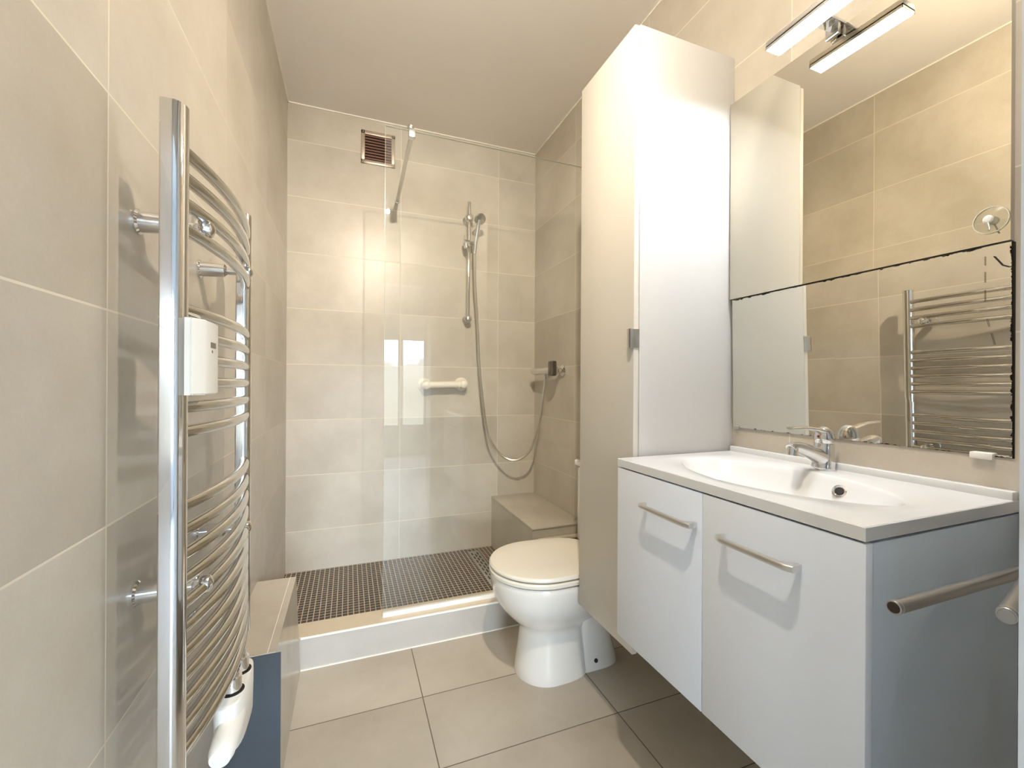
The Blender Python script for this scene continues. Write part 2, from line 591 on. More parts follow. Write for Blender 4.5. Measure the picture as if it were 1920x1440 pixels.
ZB = H - 0.7131
ZM, ZU = H - 1.0199, H - 0.9765
ben = thing('tiled_bench', 'beige tiled shower bench in the far right corner of the shower', 'bench', (0.98, 2.23, 0.08))
mb = MB()
mb.box(0.841, XR, 1.9165, YB, ZM, ZB)
link('casing', mb, M['tile_side'], ben, smooth=False)
link('bench_top', MB().box(0.839, XR, 1.9106, YB, ZB - 0.001, ZB + 0.006, 0.0015), M['tile_flat'], ben)
mb = MB()
mb.prism([(0.868, ZB - 0.045), (0.888, ZB - 0.054), (XR, ZB - 0.054), (XR, ZB - 0.045)], 1.885, 1.9126, 'Y')
link('front_trim', mb, M['beige_trim'], ben)
link('front_panel', MB().box(0.885, XR, 1.9075, 1.9126, 0.13, ZB - 0.054), M['pink_panel'], ben)

# ------------------------------------------------------------------ shower floor
ZM, ZU = H - 1.0199, H - 0.9765
sh = thing('shower_tray', 'raised shower tray with dark brown mosaic and beige tiled curb', 'shower tray', (0.4, 2.1, 0))
link('curb', MB().box(XL, XR, 1.811, 1.915, 0, ZU), M['tile_riser'], sh, smooth=False)
link('curb_top', MB().box(XL, XR, 1.812, 1.916, ZU - 0.001, ZU + 0.002), M['beige_trim'], sh, smooth=False)
link('mosaic_floor', MB().box(XL, XR, 1.915, YB, 0, ZM), M['mosaic'], sh, smooth=False)
link('edge_profile', MB().box(-0.168, XR, 1.808, 1.813, ZU - 0.006, ZU + 0.0025, 0.001), M['caulk'], sh)
link('sealant', MB().box(-0.168, XR, 1.806, 1.812, 0, 0.004), M['caulk'], sh)

dr = thing('shower_drain', 'long slotted steel drain channel set in the brown mosaic', 'drain', (0.708, 2.22, ZM))
link('cover_plate', MB().box(0.675, 0.742, 1.93, 2.51, ZM - 0.002, ZM + 0.002, 0.0008), M['steel'], dr)
mb = MB()
for i in range(10):
    for j in range(3):
        yy = 1.955 + i * 0.055 + (0.0275 if j == 1 else 0)
        xx = 0.692 + j * 0.0165
        if yy + 0.03 < 2.5:
            mb.box(xx - 0.0035, xx + 0.0035, yy, yy + 0.034, ZM + 0.001, ZM + 0.0026)
link('slots', mb, M['black'], dr, smooth=False)

# ------------------------------------------------------------------ glass screen
YG = 1.856
sc_ = thing('shower_screen', 'clear frameless glass panel standing on the shower curb', 'shower screen', (0.6, YG, ZU))
gx0, gx1, gz0, gz1 = 0.137, XR - 0.004, ZU + 0.006, H + 1.073
mb = MB()
mb.box(gx0, gx1, YG - 0.004, YG + 0.004, gz0, gz1)
link('glass_pane', mb, M['glass'], sc_, smooth=False)
mb = MB()
mb.box(gx0 - 0.0012, gx0 - 0.0002, YG - 0.004, YG + 0.004, gz0, gz1)
mb.box(gx0 - 0.0012, gx1, YG - 0.004, YG + 0.004, gz1 + 0.0002, gz1 + 0.0012)
link('polished_edge', mb, M['glass_edge'], sc_, smooth=False)
link('bottom_channel', MB().box(gx0 - 0.001, gx1, YG - 0.009, YG + 0.009, ZU + 0.001, ZU + 0.02, 0.001), M['white_plastic'], sc_)
mb = MB()
mb.box(0.231, 0.259, YG - 0.014, YG + 0.014, gz1 - 0.030, gz1 + 0.006, 0.003)
mb.lathe((0.239, YG - 0.006, gz1 + 0.012), (0.25, 0, 1), [(-0.008, 0.013), (0.004, 0.014), (0.008, 0.007)])
cl = link('clamp', mb, M['alu'], sc_)
mb = MB()
mb.tube([(0.245, YG + 0.008, gz1 - 0.006), (0.256, YB - 0.004, H + 1.056)], 0.0095)
mb.lathe((0.256, YB, H + 1.056), (0, -1, 0), [(0, 0.015), (0.006, 0.015), (0.008, 0.0105)])
link('support_bar', mb, M['steel'], sc_)

# ------------------------------------------------------------------ vent
vn = thing('vent_grille', 'square metal vent grille with brown louvres high on the back wall', 'vent', (0.148, YB, H + 1.24))
vx0, vx1, vz0, vz1 = 0.056, 0.242, H + 1.241, H + 1.426
mb = MB()
fw = 0.021
mb.box(vx0, vx1, YB - 0.010, YB, vz0, vz0 + fw, 0.002)
mb.box(vx0, vx1, YB - 0.010, YB, vz1 - fw, vz1, 0.002)
mb.box(vx0, vx0 + fw, YB - 0.010, YB, vz0, vz1, 0.002)
mb.box(vx1 - fw, vx1, YB - 0.010, YB, vz0, vz1, 0.002)
mb.box(vx0 + 0.004, vx1 - 0.004, YB - 0.013, YB - 0.008, vz0 + 0.004, vz0 + 0.012, 0.001)
link('frame', mb, M['vent_frame'], vn)
link('backing', MB().box(vx0 + 0.01, vx1 - 0.01, YB - 0.003, YB - 0.001, vz0 + 0.01, vz1 - 0.01), M['black'], vn)
nl = 9
for i in range(nl):
    z = vz0 + fw + (vz1 - vz0 - 2 * fw) * (i + 0.5) / nl
    m_ = MB()
    x0, x1 = vx0 + fw, vx1 - fw
    m_.rings([[(x0, YB - 0.013, z - 0.006), (x0, YB - 0.013, z - 0.0035), (x0, YB - 0.006, z + 0.0055), (x0, YB - 0.006, z + 0.003)],
              [(x1, YB - 0.013, z - 0.006), (x1, YB - 0.013, z - 0.0035), (x1, YB - 0.006, z + 0.0055), (x1, YB - 0.006, z + 0.003)]])
    link('louvre', m_, M['brown'], vn, smooth=False)
for x in (vx0 + 0.011, vx1 - 0.011):
    for z in (vz0 + 0.011, vz1 - 0.011):
        link('screw', MB().lathe((x, YB - 0.010, z), (0, -1, 0), [(0, 0.005), (0.003, 0.004)], 12), M['steel'], vn)

# ------------------------------------------------------------------ shower rail, hand shower, hose
ry = YB - 0.055
sr = thing('shower_rail', 'vertical chrome shower riser rail on the back wall', 'shower rail', (0.667, ry, H + 0.385))
link('rail', MB().tube([(0.668, ry, H + 0.385), (0.672, ry, H + 1.093)], 0.0105), M['chrome'], sr)
for z, x, r in ((0.995, 0.6715, 0.028), (0.390, 0.668, 0.024)):
    mb = MB()
    mb.lathe((x, YB, H + z), (0, -1, 0), [(0, r), (0.01, r), (0.02, r * 0.6), (0.035, r * 0.62), (0.05, r * 0.9), (0.068, r * 0.85),
                                          (0.078, r * 0.5), (0.080, 0)])
    link('bracket', mb, M['alu'], sr)
mb = MB()
mb.cyl((0.632, ry - 0.012, H + 0.842), (0.700, ry - 0.012, H + 0.838), 0.0185)
mb.box(0.634, 0.664, ry - 0.06, ry - 0.02, H + 0.800, H + 0.838, 0.006)
mb.cyl((0.640, ry - 0.012, H + 0.855), (0.640, ry - 0.012, H + 0.885), 0.004)
link('slider', mb, M['chrome'], sr)

hs_ = thing('hand_shower', 'small chrome hand shower held in the riser rail slider', 'shower head', (0.690, 2.44, H + 0.76))
mb = MB()
mb.tube(smooth_path([(0.690, 2.445, H + 0.770), (0.693, 2.435, H + 0.83), (0.699, 2.42, H + 0.90), (0.705, 2.40, H + 0.955)], 5),
        [0.010 + 0.004 * i / 15 for i in range(16)])
link('handle', mb, M['chrome'], hs_)
mb = MB()
mb.lathe((0.707, 2.412, H + 0.972), (0.08, -0.75, -0.62), [(0, 0.012), (0.006, 0.026), (0.016, 0.034), (0.022, 0.034), (0.024, 0.029), (0.025, 0)])
link('spray_head', mb, M['steel'], hs_)

pts = [(0.686, 2.445, 0.772), (0.690, 2.44, 0.70), (0.697, 2.45, 0.568), (0.714, 2.46, 0.38), (0.734, 2.465, 0.062), (0.774, 2.46, -0.259),
       (0.802, 2.44, -0.354), (0.856, 2.42, -0.427), (0.920, 2.39, -0.458), (0.987, 2.36, -0.431), (1.026, 2.33, -0.349),
       (1.048, 2.29, -0.188), (1.066, 2.272, -0.02), (1.069, 2.270, 0.035)]
mb = MB()
pp = smooth_path([(x, y, H + z) for x, y, z in pts], 7)
mb.tube(pp, 0.0068, 10)
hz = link('shower_hose', mb, M['hose'])
tag(hz, 'flexible metal shower hose hanging in a loop from hand shower to mixer', 'hose')

# ------------------------------------------------------------------ mixer on the right wall
mx_ = thing('shower_mixer', 'chrome shower mixer tap with lever on the right wall', 'mixer tap', (XR, 2.25, H + 0.07))
zx = H + 0.076
mb = MB()
mb.lathe((1.068, 2.425, zx), (0, -1, 0), [(0, 0.017), (0.004, 0.021), (0.16, 0.0215), (0.24, 0.023), (0.285, 0.024), (0.30, 0.022), (0.31, 0.012)])
mb.cyl((1.069, 2.270, zx), (1.069, 2.270, H + 0.030), 0.011)
link('body', mb, M['chrome_warm'], mx_)
for y in (2.155, 2.305):
    mb = MB()
    mb.lathe((XR, y, zx), (-1, 0, 0), [(0, 0.033), (0.006, 0.033), (0.012, 0.026), (0.014, 0.014), (0.055, 0.014)])
    link('escutcheon', mb, M['chrome_warm'], mx_)
mb = MB()
mb.box(1.032, 1.064, 2.10, 2.155, H + 0.045, H + 0.128, 0.008, 3)
link('lever', mb, M['lever'], mx_)

# ------------------------------------------------------------------ grab bar
gb = thing('grab_bar', 'short white plastic grab bar on the back wall of the shower', 'grab bar', (0.53, YB, H - 0.005))
for x, z in ((0.418, -0.010), (0.640, -0.004)):
    mb = MB()
    mb.lathe((x, YB, H + z), (0, -1, 0), [(0, 0.042), (0.008, 0.041), (0.014, 0.034), (0.022, 0.027), (0.058, 0.027), (0.076, 0.022), (0.083, 0.012), (0.085, 0)])
    link('end_flange', mb, M['grab_plastic'], gb)
link('bar', MB().tube([(0.418, YB - 0.058, H - 0.010), (0.640, YB - 0.058, H - 0.004)], 0.020, 20), M['grab_plastic'], gb)
for a, b in ((0.445, 0.455), (0.603, 0.613)):
    link('collar', MB().tube([(a, YB - 0.058, H - 0.009), (b, YB - 0.058, H - 0.007)], 0.023, 20), M['grab_plastic'], gb)

# ------------------------------------------------------------------ towel radiator
xp = -0.237
rad = thing('towel_radiator', 'chrome ladder towel radiator with bowed rails on the left wall', 'towel radiator', (-0.25, 0.975, H - 0.6))
ztop, zbot = H + 0.402, H - 0.598


def post(yc, x):
    m_ = MB()
    poly = []
    for k in range(20):                              # D-shaped tube, round side to the room
        a = math.pi * k / 19 - math.pi / 2
        poly.append((x + 0.015 * math.cos(a), yc + 0.0185 * math.sin(a)))
    poly += [(x - 0.0125, yc + 0.0185), (x - 0.015, yc + 0.016), (x - 0.015, yc - 0.016), (x - 0.0125, yc - 0.0185)]
    m_.prism(poly, zbot, ztop, 'Z')
    return m_


link('post', post(0.757, xp), M['chrome'], rad, angle=30)
link('post', post(1.195, xp), M['chrome'], rad, angle=30)
zs = [0.364 - 0.0403 * i for i in range(4)] + [0.115 - 0.0388 * i for i in range(6)] + [-0.196 - 0.0392 * i for i in range(11)]
zs = [H + z * 0.949 for z in zs]
ya, yb_ = 0.768, 1.186


def rail_mb(z):
    m_ = MB()
    P_ = []
    for i in range(25):
        a = i / 24
        P_.append((xp + 0.002 + 0.0255 * (4 * a * (1 - a)), ya + (yb_ - ya) * a, z))
    m_.tube(P_, 0.0098, 14, cap=False)
    return m_


first = link('rail', rail_mb(zs[0]), M['chrome_warm'], rad)
for z in zs[1:]:
    r2 = first.copy()
    r2.parent = rad
    r2.location = (0, 0, z - zs[0])
    COL.objects.link(r2)
for y in (0.838, 1.135):
    for z in (H + 0.252, H - 0.333):
        mb = MB()
        mb.lathe((XL, y, z), (1, 0, 0), [(0, 0.0195), (0.003, 0.0195), (0.006, 0.0165), (0.05, 0.0145), (0.054, 0.008), (0.082, 0.008)])
        br_ = link('wall_bracket', mb, M['chrome'], rad)
        mb = MB()
        mb.lathe((XL + 0.076, y, z), (1, 0, 0), [(0, 0.008), (0.004, 0.014), (0.015, 0.016), (0.024, 0.013), (0.028, 0.006), (0.029, 0)])
        mb.box(XL + 0.072, XL + 0.084, y - 0.006, y + 0.006, z - 0.019, z + 0.019, 0.002)
        link('clamp_knob', mb, M['chrome'], br_)

hm_ = thing('heat_meter', 'white plastic heat meter clipped to the front of the radiator rails', 'heat meter', (-0.212, 0.78, H - 0.02))
mz0, mz1 = H - 0.019, H + 0.093
mb = MB()
mb.prism([(-0.2205, 0.738), (-0.2125, 0.738), (-0.2125, 0.825), (-0.2205, 0.825)], mz0, mz1, 'Z')
link('back_plate', mb, M['white_plastic'], hm_)
mb = MB()
mb.prism([(-0.212, 0.7365), (-0.2105, 0.7365), (-0.2005, 0.757), (-0.199, 0.762), (-0.199, 0.818), (-0.203, 0.8255), (-0.212, 0.8265)], mz0, mz1, 'Z')
bmesh.ops.bevel(mb.bm, geom=[e for e in mb.bm.edges if abs(e.verts[0].co.z - e.verts[1].co.z) < 1e-6], offset=0.002, segments=2, affect='EDGES')
bx_ = link('cover', mb, M['white_plastic'], hm_)
link('display', MB().box(-0.1992, -0.1985, 0.779, 0.805, H + 0.053, H + 0.0615), M['lcd'], bx_)
link('sensor_eye', MB().lathe((-0.1991, 0.787, H + 0.0475), (1, 0, 0), [(0, 0.0024), (0.0006, 0.0024)], 12), M['lcd'], bx_)

# valve block under the radiator
va = thing('radiator_valve', 'white thermostatic valve block under the chrome towel radiator', 'radiator valve', (-0.212, 1.0, H - 0.74))
for y in (0.982, 1.046):
    mb = MB()
    mb.lathe((-0.212, y, H - 0.569), (0, 0, -1), [(0, 0.012), (0.008, 0.012), (0.010, 0.0165), (0.034, 0.0165), (0.036, 0.012), (0.085, 0.012)])
    link('connector', mb, M['chrome'], va)
mb = MB()
n = 32
zt_, zb_ = H - 0.607, H - 0.700
rings = []
for z, s in ((zb_, 0.90), (zb_ + 0.004, 0.97), (H - 0.645, 1.0), (zt_ - 0.003, 1.0), (zt_, 0.94)):
    ring = []
    for k in range(n):
        a = 2 * math.pi * k / n
        ca, sa = math.cos(a), math.sin(a)
        ring.append((-0.214 + s * 0.026 * math.copysign(abs(ca) ** 0.7, ca), 1.012 + s * 0.080 * math.copysign(abs(sa) ** 0.6, sa), z))
    rings.append(ring)
mb.rings(rings)
cv = link('cover', mb, M['white_plastic'], va)
for y in (0.982, 1.046):
    link('pipe_hole', MB().lathe((-0.212, y, zt_ - 0.001), (0, 0, 1), [(0, 0.021), (0.0018, 0.021)]), M['black'], cv)
mb = MB()
mb.lathe((-0.208, 0.965, H - 0.650), (0.0, -1, -0.10), [(-0.03, 0.012), (-0.012, 0.016), (-0.01, 0.0215), (0.01, 0.0225), (0.045, 0.022), (0.075, 0.0205), (0.088, 0.0165), (0.0885, 0.016), (0.0885, 0)])
hd = link('thermostat_head', mb, M['white_plastic'], va)
for i in range(20):
    a = 2 * math.pi * i / 20
link('end_cap', MB().lathe((-0.208, 0.965 - 0.088 * 0.995, H - 0.650 - 0.0088), (0, -1, -0.10), [(0, 0.012), (0.0012, 0.012), (0.002, 0.010)]), M['white_plastic'], hd)

# ------------------------------------------------------------------ toilet
toi = thing('toilet', 'white floor standing toilet with closed ivory lid beside tall cabinet', 'toilet', (0.8, 1.51, 0))
yc = 1.51
NT = 48


def ring(xf, xb, hw, z, n=NT, pw=2.0, pb=3.2):
    """egg-shaped outline: rounded front towards -X, squarer back"""
    out = []
    xm = xf + (xb - xf) * 0.42
    for k in range(n):
        a = 2 * math.pi * k / n
        ca, sa = math.cos(a), math.sin(a)
        p = pb if ca > 0 else pw
        sx = math.copysign(abs(ca) ** (2 / p), ca)
        sy = math.copysign(abs(sa) ** (2 / p), sa)
        x = xm + sx * ((xb - xm) if ca > 0 else (xm - xf))
        out.append((x, yc + sy * hw, z))
    return out


mb = MB()
prof = [(0.0, 0.598, 0.875, 0.116), (0.012, 0.597, 0.875, 0.117), (0.05, 0.604, 0.87, 0.111), (0.11, 0.612, 0.865, 0.102), (0.165, 0.618, 0.86, 0.097),
        (0.185, 0.616, 0.865, 0.098), (0.20, 0.600, 0.88, 0.108), (0.225, 0.572, 0.92, 0.130), (0.26, 0.542, 0.95, 0.152), (0.293, 0.520, 0.96, 0.169),
        (0.33, 0.508, 0.965, 0.178), (0.362, 0.503, 0.97, 0.182), (0.378, 0.502, 0.97, 0.183), (0.384, 0.506, 0.968, 0.180)]
mb.rings([ring(a, b, w, z) for z, a, b, w in prof])
mb2 = [(0.0, 0.80, 1.02, 0.092), (0.03, 0.80, 1.015, 0.088), (0.08, 0.82, 1.00, 0.080), (0.16, 0.83, 0.985, 0.078), (0.24, 0.83, 0.985, 0.085), (0.36, 0.83, 1.0, 0.10)]
mb.rings([ring(a, b, w, z, pw=4, pb=3) for z, a, b, w in mb2])
link('bowl', mb, M['ceramic'], toi, angle=50)
mb = MB()
mb.rings([ring(0.508, 0.955, 0.178, 0.3865), ring(0.498, 0.96, 0.186, 0.3915), ring(0.497, 0.96, 0.187, 0.4020), ring(0.502, 0.956, 0.183, 0.4070)])
link('seat', mb, M['seat'], toi, angle=40)
mb = MB()
mb.rings([ring(0.508, 0.95, 0.178, 0.4105), ring(0.499, 0.955, 0.1855, 0.4145), ring(0.498, 0.955, 0.186, 0.4205), ring(0.503, 0.952, 0.182, 0.4275), ring(0.53, 0.93, 0.160, 0.4318),
          ring(0.60, 0.87, 0.10, 0.4335)])
link('lid', mb, M['seat'], toi, angle=40)
mb = MB()
mb.box(0.955, XR - 0.006, yc - 0.18, yc + 0.18, 0.40, 0.735, 0.018, 3)
link('cistern', mb, M['ceramic'], toi)
mb = MB()
mb.box(0.948, XR - 0.004, yc - 0.187, yc + 0.187, 0.735, 0.765, 0.008, 3)
link('cistern_lid', mb, M['ceramic'], toi)
mb = MB()
mb.box(0.94, 1.06, yc - 0.10, yc + 0.10, 0.30, 0.396, 0.02, 3)
link('cistern_shelf', mb, M['ceramic'], toi)
link('floor_bolt', MB().lathe((0.895, yc - 0.084, 0.035), (0, -1, 0.2), [(0, 0.008), (0.006, 0.008), (0.010, 0.005), (0.011, 0)], 14), M['black'], toi)

# ------------------------------------------------------------------ tall cabinet
cab = thing('tall_cabinet', 'tall narrow cream white wall cabinet beside the mirror', 'cabinet', (0.95, 1.16, H - 0.765))
cz0, cz1 = H - 0.765, H + 1.028
mb = MB()
mb.box(0.7735, XR - 0.001, 1.0105, 1.3101, cz0, cz1, 0.0012)
link('carcass', mb, M['cream_side'], cab)
mb = MB()
mb.box(0.7545, 0.7715, 1.0115, 1.3101, cz0 - 0.003, cz1 - 0.004, 0.0015)
cd = link('door', mb, M['cream'], cab)
mb = MB()
mb.box(0.7385, 0.7725, 1.0085, 1.0113, H + 0.104, H + 0.158, 0.0006)
mb.box(0.7385, 0.741, 1.0085, 1.022, H + 0.104, H + 0.158, 0.0006)
link('handle', mb, M['alu'], cd)

# ------------------------------------------------------------------ vanity unit
vx, vy0, vy1 = 0.6957, 0.393, 1.0013
vzt, vzb = H - 0.2275, H - 0.690
van = thing('vanity_cabinet', 'white wall hung vanity cabinet with two doors under the basin', 'vanity', (0.92, 0.70, vzb))
mb = MB()
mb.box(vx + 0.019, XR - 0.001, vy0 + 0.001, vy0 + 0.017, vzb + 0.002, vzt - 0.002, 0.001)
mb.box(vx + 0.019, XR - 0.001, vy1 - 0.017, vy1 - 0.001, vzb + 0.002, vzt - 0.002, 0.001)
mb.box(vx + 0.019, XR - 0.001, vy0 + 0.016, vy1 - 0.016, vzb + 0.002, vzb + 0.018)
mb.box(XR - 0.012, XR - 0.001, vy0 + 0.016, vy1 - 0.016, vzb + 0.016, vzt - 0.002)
link('carcass', mb, M['vanity_shade_side'], van)
ym = 0.698
for a, b, hy0, hy1 in ((ym + 0.001, vy1, 0.712, 0.882), (vy0, ym - 0.001, 0.486, 0.643)):
    mb = MB()
    mb.box(vx + 0.001, vx + 0.0175, a, b, vzb, vzt - 0.0015, 0.0012)
    d = link('door', mb, M['vanity'], van)
    mb = MB()
    zh = H - 0.300
    x0 = vx + 0.001
    L = hy1 - hy0
    outer, inner = [], []
    for i in range(25):                                   # flat bridge handle: wide feet running into a slim bar
        t = i / 24
        y = hy0 + L * t
        e = min(t, 1 - t) * L
        xf = x0 - 0.0285 if e > 0.012 else x0 - 0.0285 * (0.80 + 0.20 * e / 0.012)
        if e < 0.006:
            xi = x0
        elif e < 0.028:
            k = (e - 0.006) / 0.022
            xi = x0 - 0.0195 * (1 - (1 - k) ** 2.2)
        else:
            xi = x0 - 0.0195
        outer.append((xf, y))
        inner.append((xi, y))
    top = zh + 0.0055
    bot = zh - 0.0055
    rr_ = []
    for (xo, y), (xi, _) in zip(outer, inner):
        rr_.append([(xo, y, bot + 0.002), (xo, y, top - 0.002), (xo + 0.002, y, top), (xi, y, top), (xi, y, bot), (xo + 0.002, y, bot)])
    mb.rings(rr_)
    link('handle', mb, M['alu'], d, angle=50)

# basin top: slab with a lens-shaped bowl
ZT = H - 0.2037
bas = thing('washbasin', 'white moulded washbasin slab with shallow oval bowl on the vanity', 'washbasin', (0.92, 0.70, ZT - 0.02))
bx, by, ax_, ay_ = 0.888, 0.692, 0.140, 0.245
x0, x1, y0, y1 = vx, XR - 0.001, vy0, vy1
NB = 128
mb = MB()


def lens(a, s, dx=0.0):
    ca, sa = math.cos(a), math.sin(a)
    p = 1.75
    d = (abs(ca) ** p + abs(sa) ** p) ** (-1 / p)
    return bx + dx + s * ax_ * d * ca, by + s * ay_ * d * sa


def rect_pt(a):
    ca, sa = math.cos(a), math.sin(a)
    t = 1e9
    if ca > 1e-9:
        t = min(t, (x1 - bx) / ca)
    if ca < -1e-9:
        t = min(t, (x0 - bx) / ca)
    if sa > 1e-9:
        t = min(t, (y1 - by) / sa)
    if sa < -1e-9:
        t = min(t, (y0 - by) / sa)
    return bx + ca * t, by + sa * t


# angles include the slab corners exactly
angs = sorted([2 * math.pi * k / NB for k in range(NB)] + [math.atan2(yy - by, xx - bx) % (2 * math.pi) for xx in (x0, x1) for yy in (y0, y1)])
rings = []
for s, z in ((0.02, -0.088), (0.25, -0.088), (0.45, -0.084), (0.62, -0.074), (0.76, -0.056), (0.87, -0.034), (0.94, -0.016), (0.98, -0.005), (1.0, -0.0015), (1.025, 0.0)):
    rings.append([(*lens(a, s), ZT + z) for a in angs])
rp = [rect_pt(a) for a in angs]
ins = [(bx + (x - bx) * 0.5 + (lens(a, 1.025)[0] - bx) * 0.5, by + (y - by) * 0.5 + (lens(a, 1.025)[1] - by) * 0.5) for a, (x, y) in zip(angs, rp)]
rings.append([(x, y, ZT) for x, y in ins])
e_ = 0.0015


def shrink(p, e):
    return (min(max(p[0], x0 + e), x1 - e), min(max(p[1], y0 + e), y1 - e))


rings.append([(*shrink(p, e_), ZT) for p in rp])
rings.append([(*p, ZT - e_) for p in rp])
rings.append([(*p, ZT - 0.0215) for p in rp])
rings.append([(*shrink(p, 0.004), ZT - 0.0225) for p in rp])
mb.rings(rings, cap0=True, cap1=False)
mb.box(XR - 0.024, XR - 0.001, vy0 + 0.0005, vy1 - 0.0005, ZT - 0.004, ZT + 0.0155, 0.003)
link('basin_top', mb, M['basin'], bas, angle=40)
mb = MB()
ov = Vector((1.0, 0.615, ZT - 0.027))
nx = Vector((-0.85, -0.08, 0.52)).normalized()
mb.lathe(ov - nx * 0.006, nx, [(0.004, 0.0075), (0.009, 0.0085), (0.0105, 0.011), (0.0095, 0.0145), (0.002, 0.0155)])
of = link('overflow_ring', mb, M['chrome'], bas)
link('overflow_hole', MB().lathe(ov - nx * 0.004, nx, [(0.0, 0.0085), (0.0078, 0.0085)]), M['black'], of)
link('drain_ring', MB().lathe((bx, by, ZT - 0.0885), (0, 0, 1), [(0, 0.032), (0.003, 0.032), (0.004, 0.022), (0.002, 0.02)]), M['chrome'], bas)

# faucet
fx, fy = 1.078, 0.700
fa = thing('basin_faucet', 'chrome single lever faucet on the back of the white basin', 'faucet', (fx, fy, ZT))
mb = MB()
mb.tube(smooth_path([(fx - 0.002, fy, ZT), (fx - 0.002, fy, ZT + 0.012), (fx, fy, ZT + 0.035), (fx + 0.002, fy, ZT + 0.056), (fx + 0.003, fy, ZT + 0.064)], 4),
        [0.0245] * 4 + [0.0235] * 4 + [0.0215] * 4 + [0.021] * 4 + [0.0205], 28)
link('body', mb, M['chrome'], fa)
mb = MB()
sp = smooth_path([(fx - 0.005, fy, ZT + 0.026), (fx - 0.04, fy, ZT + 0.042), (fx - 0.08, fy, ZT + 0.055), (fx - 0.105, fy, ZT + 0.060), (fx - 0.114, fy, ZT + 0.056)], 5)
mb.tube(sp, [0.021 - 0.0095 * min(1, i / 14) for i in range(len(sp))], 20)
mb.cyl((fx - 0.107, fy, ZT + 0.058), (fx - 0.110, fy, ZT + 0.040), 0.0115)
link('spout', mb, M['chrome'], fa)
mb = MB()
mb.lathe((fx + 0.003, fy, ZT + 0.066), (-0.12, 0, 1), [(0, 0.0205), (0.004, 0.022), (0.018, 0.021), (0.030, 0.016), (0.037, 0.008), (0.039, 0)])
lp = smooth_path([(fx + 0.002, fy, ZT + 0.090), (fx - 0.03, fy, ZT + 0.098), (fx - 0.075, fy, ZT + 0.104), (fx - 0.118, fy, ZT + 0.104)], 6)
mb.tube(lp, [0.0165 - 0.0085 * min(1, i / 14) for i in range(len(lp))], 18, flat=((0, 0, 1), 0.42))
link('lever', mb, M['chrome'], fa)
link('temperature_mark', MB().lathe((fx - 0.018, fy, ZT + 0.081), (-1, 0, 0.05), [(0, 0.0035), (0.0022, 0.003)], 12), plain('red_mark', (0.35, 0.03, 0.02), 0.3), fa)

# ------------------------------------------------------------------ mirrors
def mirror(name, label, yn, yf, zb, zt, xbn, xbf, xtn, xtf, mat, back, edge):
    """slab against the right wall; reflecting face slightly out of true like the real ones"""
    t = thing(name, label, 'mirror', (XR, (yn + yf) / 2, zb))
    mb_ = MB()
    v_ = [mb_.bm.verts.new(p) for p in ((xbn, yn, zb), (xbf, yf, zb), (xtf, yf, zt), (xtn, yn, zt))]
    mb_.bm.faces.new(v_)
    link('glass', mb_, mat, t, smooth=False)
    mb_ = MB()
    g = 0.0006
    mb_.rings([[(xbn + g, yn, zb), (xbf + g, yf, zb), (xtf + g, yf, zt), (xtn + g, yn, zt)],
               [(XR, yn, zb), (XR, yf, zb), (XR, yf, zt), (XR, yn, zt)]])
    link('backing', mb_, back, t, smooth=False)
    return t


up_ = mirror('wall_mirror', 'upper wall mirror panel under the bright lamp bar', 0.402, 1.004, H + 0.266, H + 0.873,
             1.117, 1.108, 1.117, 1.108, M['mirror_hi'], M['steel'], None)
lo_ = mirror('wall_mirror', 'lower wall mirror panel with worn edges just above the basin', 0.400, 1.0015, H - 0.131, H + 0.263,
             1.1275, 1.1225, 1.1205, 1.1150, M['mirror_lo'], M['black'], None)
for y, mt, w in ((0.988, 'steel', 0.007), (0.44, 'white_plastic', 0.016)):
    mb = MB()
    mb.box(1.117, 1.1285, y - w, y + w, H - 0.1375, H - 0.125, 0.002)
    cl_ = link('edge_clip', mb, M[mt], lo_)
    if mt == 'white_plastic':
        cl_['label'] = 'white plastic clip'
# old crack near the right end of the lower mirror
for (ya_, za_), (yb2, zb2), rc in (((0.436, 0.245), (0.4362, 0.228), 0.00035), ((0.4362, 0.216), (0.4363, 0.196), 0.00035), ((0.4364, 0.182), (0.4366, 0.160), 0.00035),
                                   ((0.434, 0.128), (0.431, 0.112), 0.0003), ((0.428, 0.100), (0.424, 0.078), 0.0003), ((0.424, 0.242), (0.413, 0.223), 0.0009), ((0.413, 0.223), (0.405, 0.218), 0.0012)):
    link('crack', MB().tube([(1.1184 + (0.25 - za_) * 0.0165, ya_, H + za_), (1.1184 + (0.25 - zb2) * 0.0165, yb2, H + zb2)], rc, 6), M['black'], lo_)

su = thing('suction_hook', 'clear suction cup hook stuck low on the upper mirror right end', 'hook', (1.116, 0.427, H + 0.309))
mb = MB()
mb.lathe((1.1155, 0.427, H + 0.310), (-1, 0, 0), [(0.0, 0.024), (0.001, 0.024), (0.003, 0.018), (0.006, 0.009), (0.007, 0.0)], 36)
link('cup', mb, M['sucker'], su)
mb = MB()
mb.lathe((1.1092, 0.427, H + 0.310), (-1, 0, 0), [(0, 0.007), (0.004, 0.0075), (0.006, 0.005), (0.0062, 0)], 20)
link('rim', MB().lathe((1.1152, 0.427, H + 0.310), (-1, 0, 0), [(0.0, 0.0236), (0.0012, 0.0236), (0.0012, 0.0246), (0.0, 0.0246), (0.0, 0.0236)], 36, cap=False), M['sucker_rim'], su)
link('button', mb, M['white_plastic'], su)
mb = MB()
mb.tube(smooth_path([(1.106, 0.427, H + 0.306), (1.103, 0.425, H + 0.298), (1.101, 0.423, H + 0.289), (1.098, 0.4225, H + 0.287)], 4), 0.0012, 8)
link('hook', mb, M['grey_metal'], su)

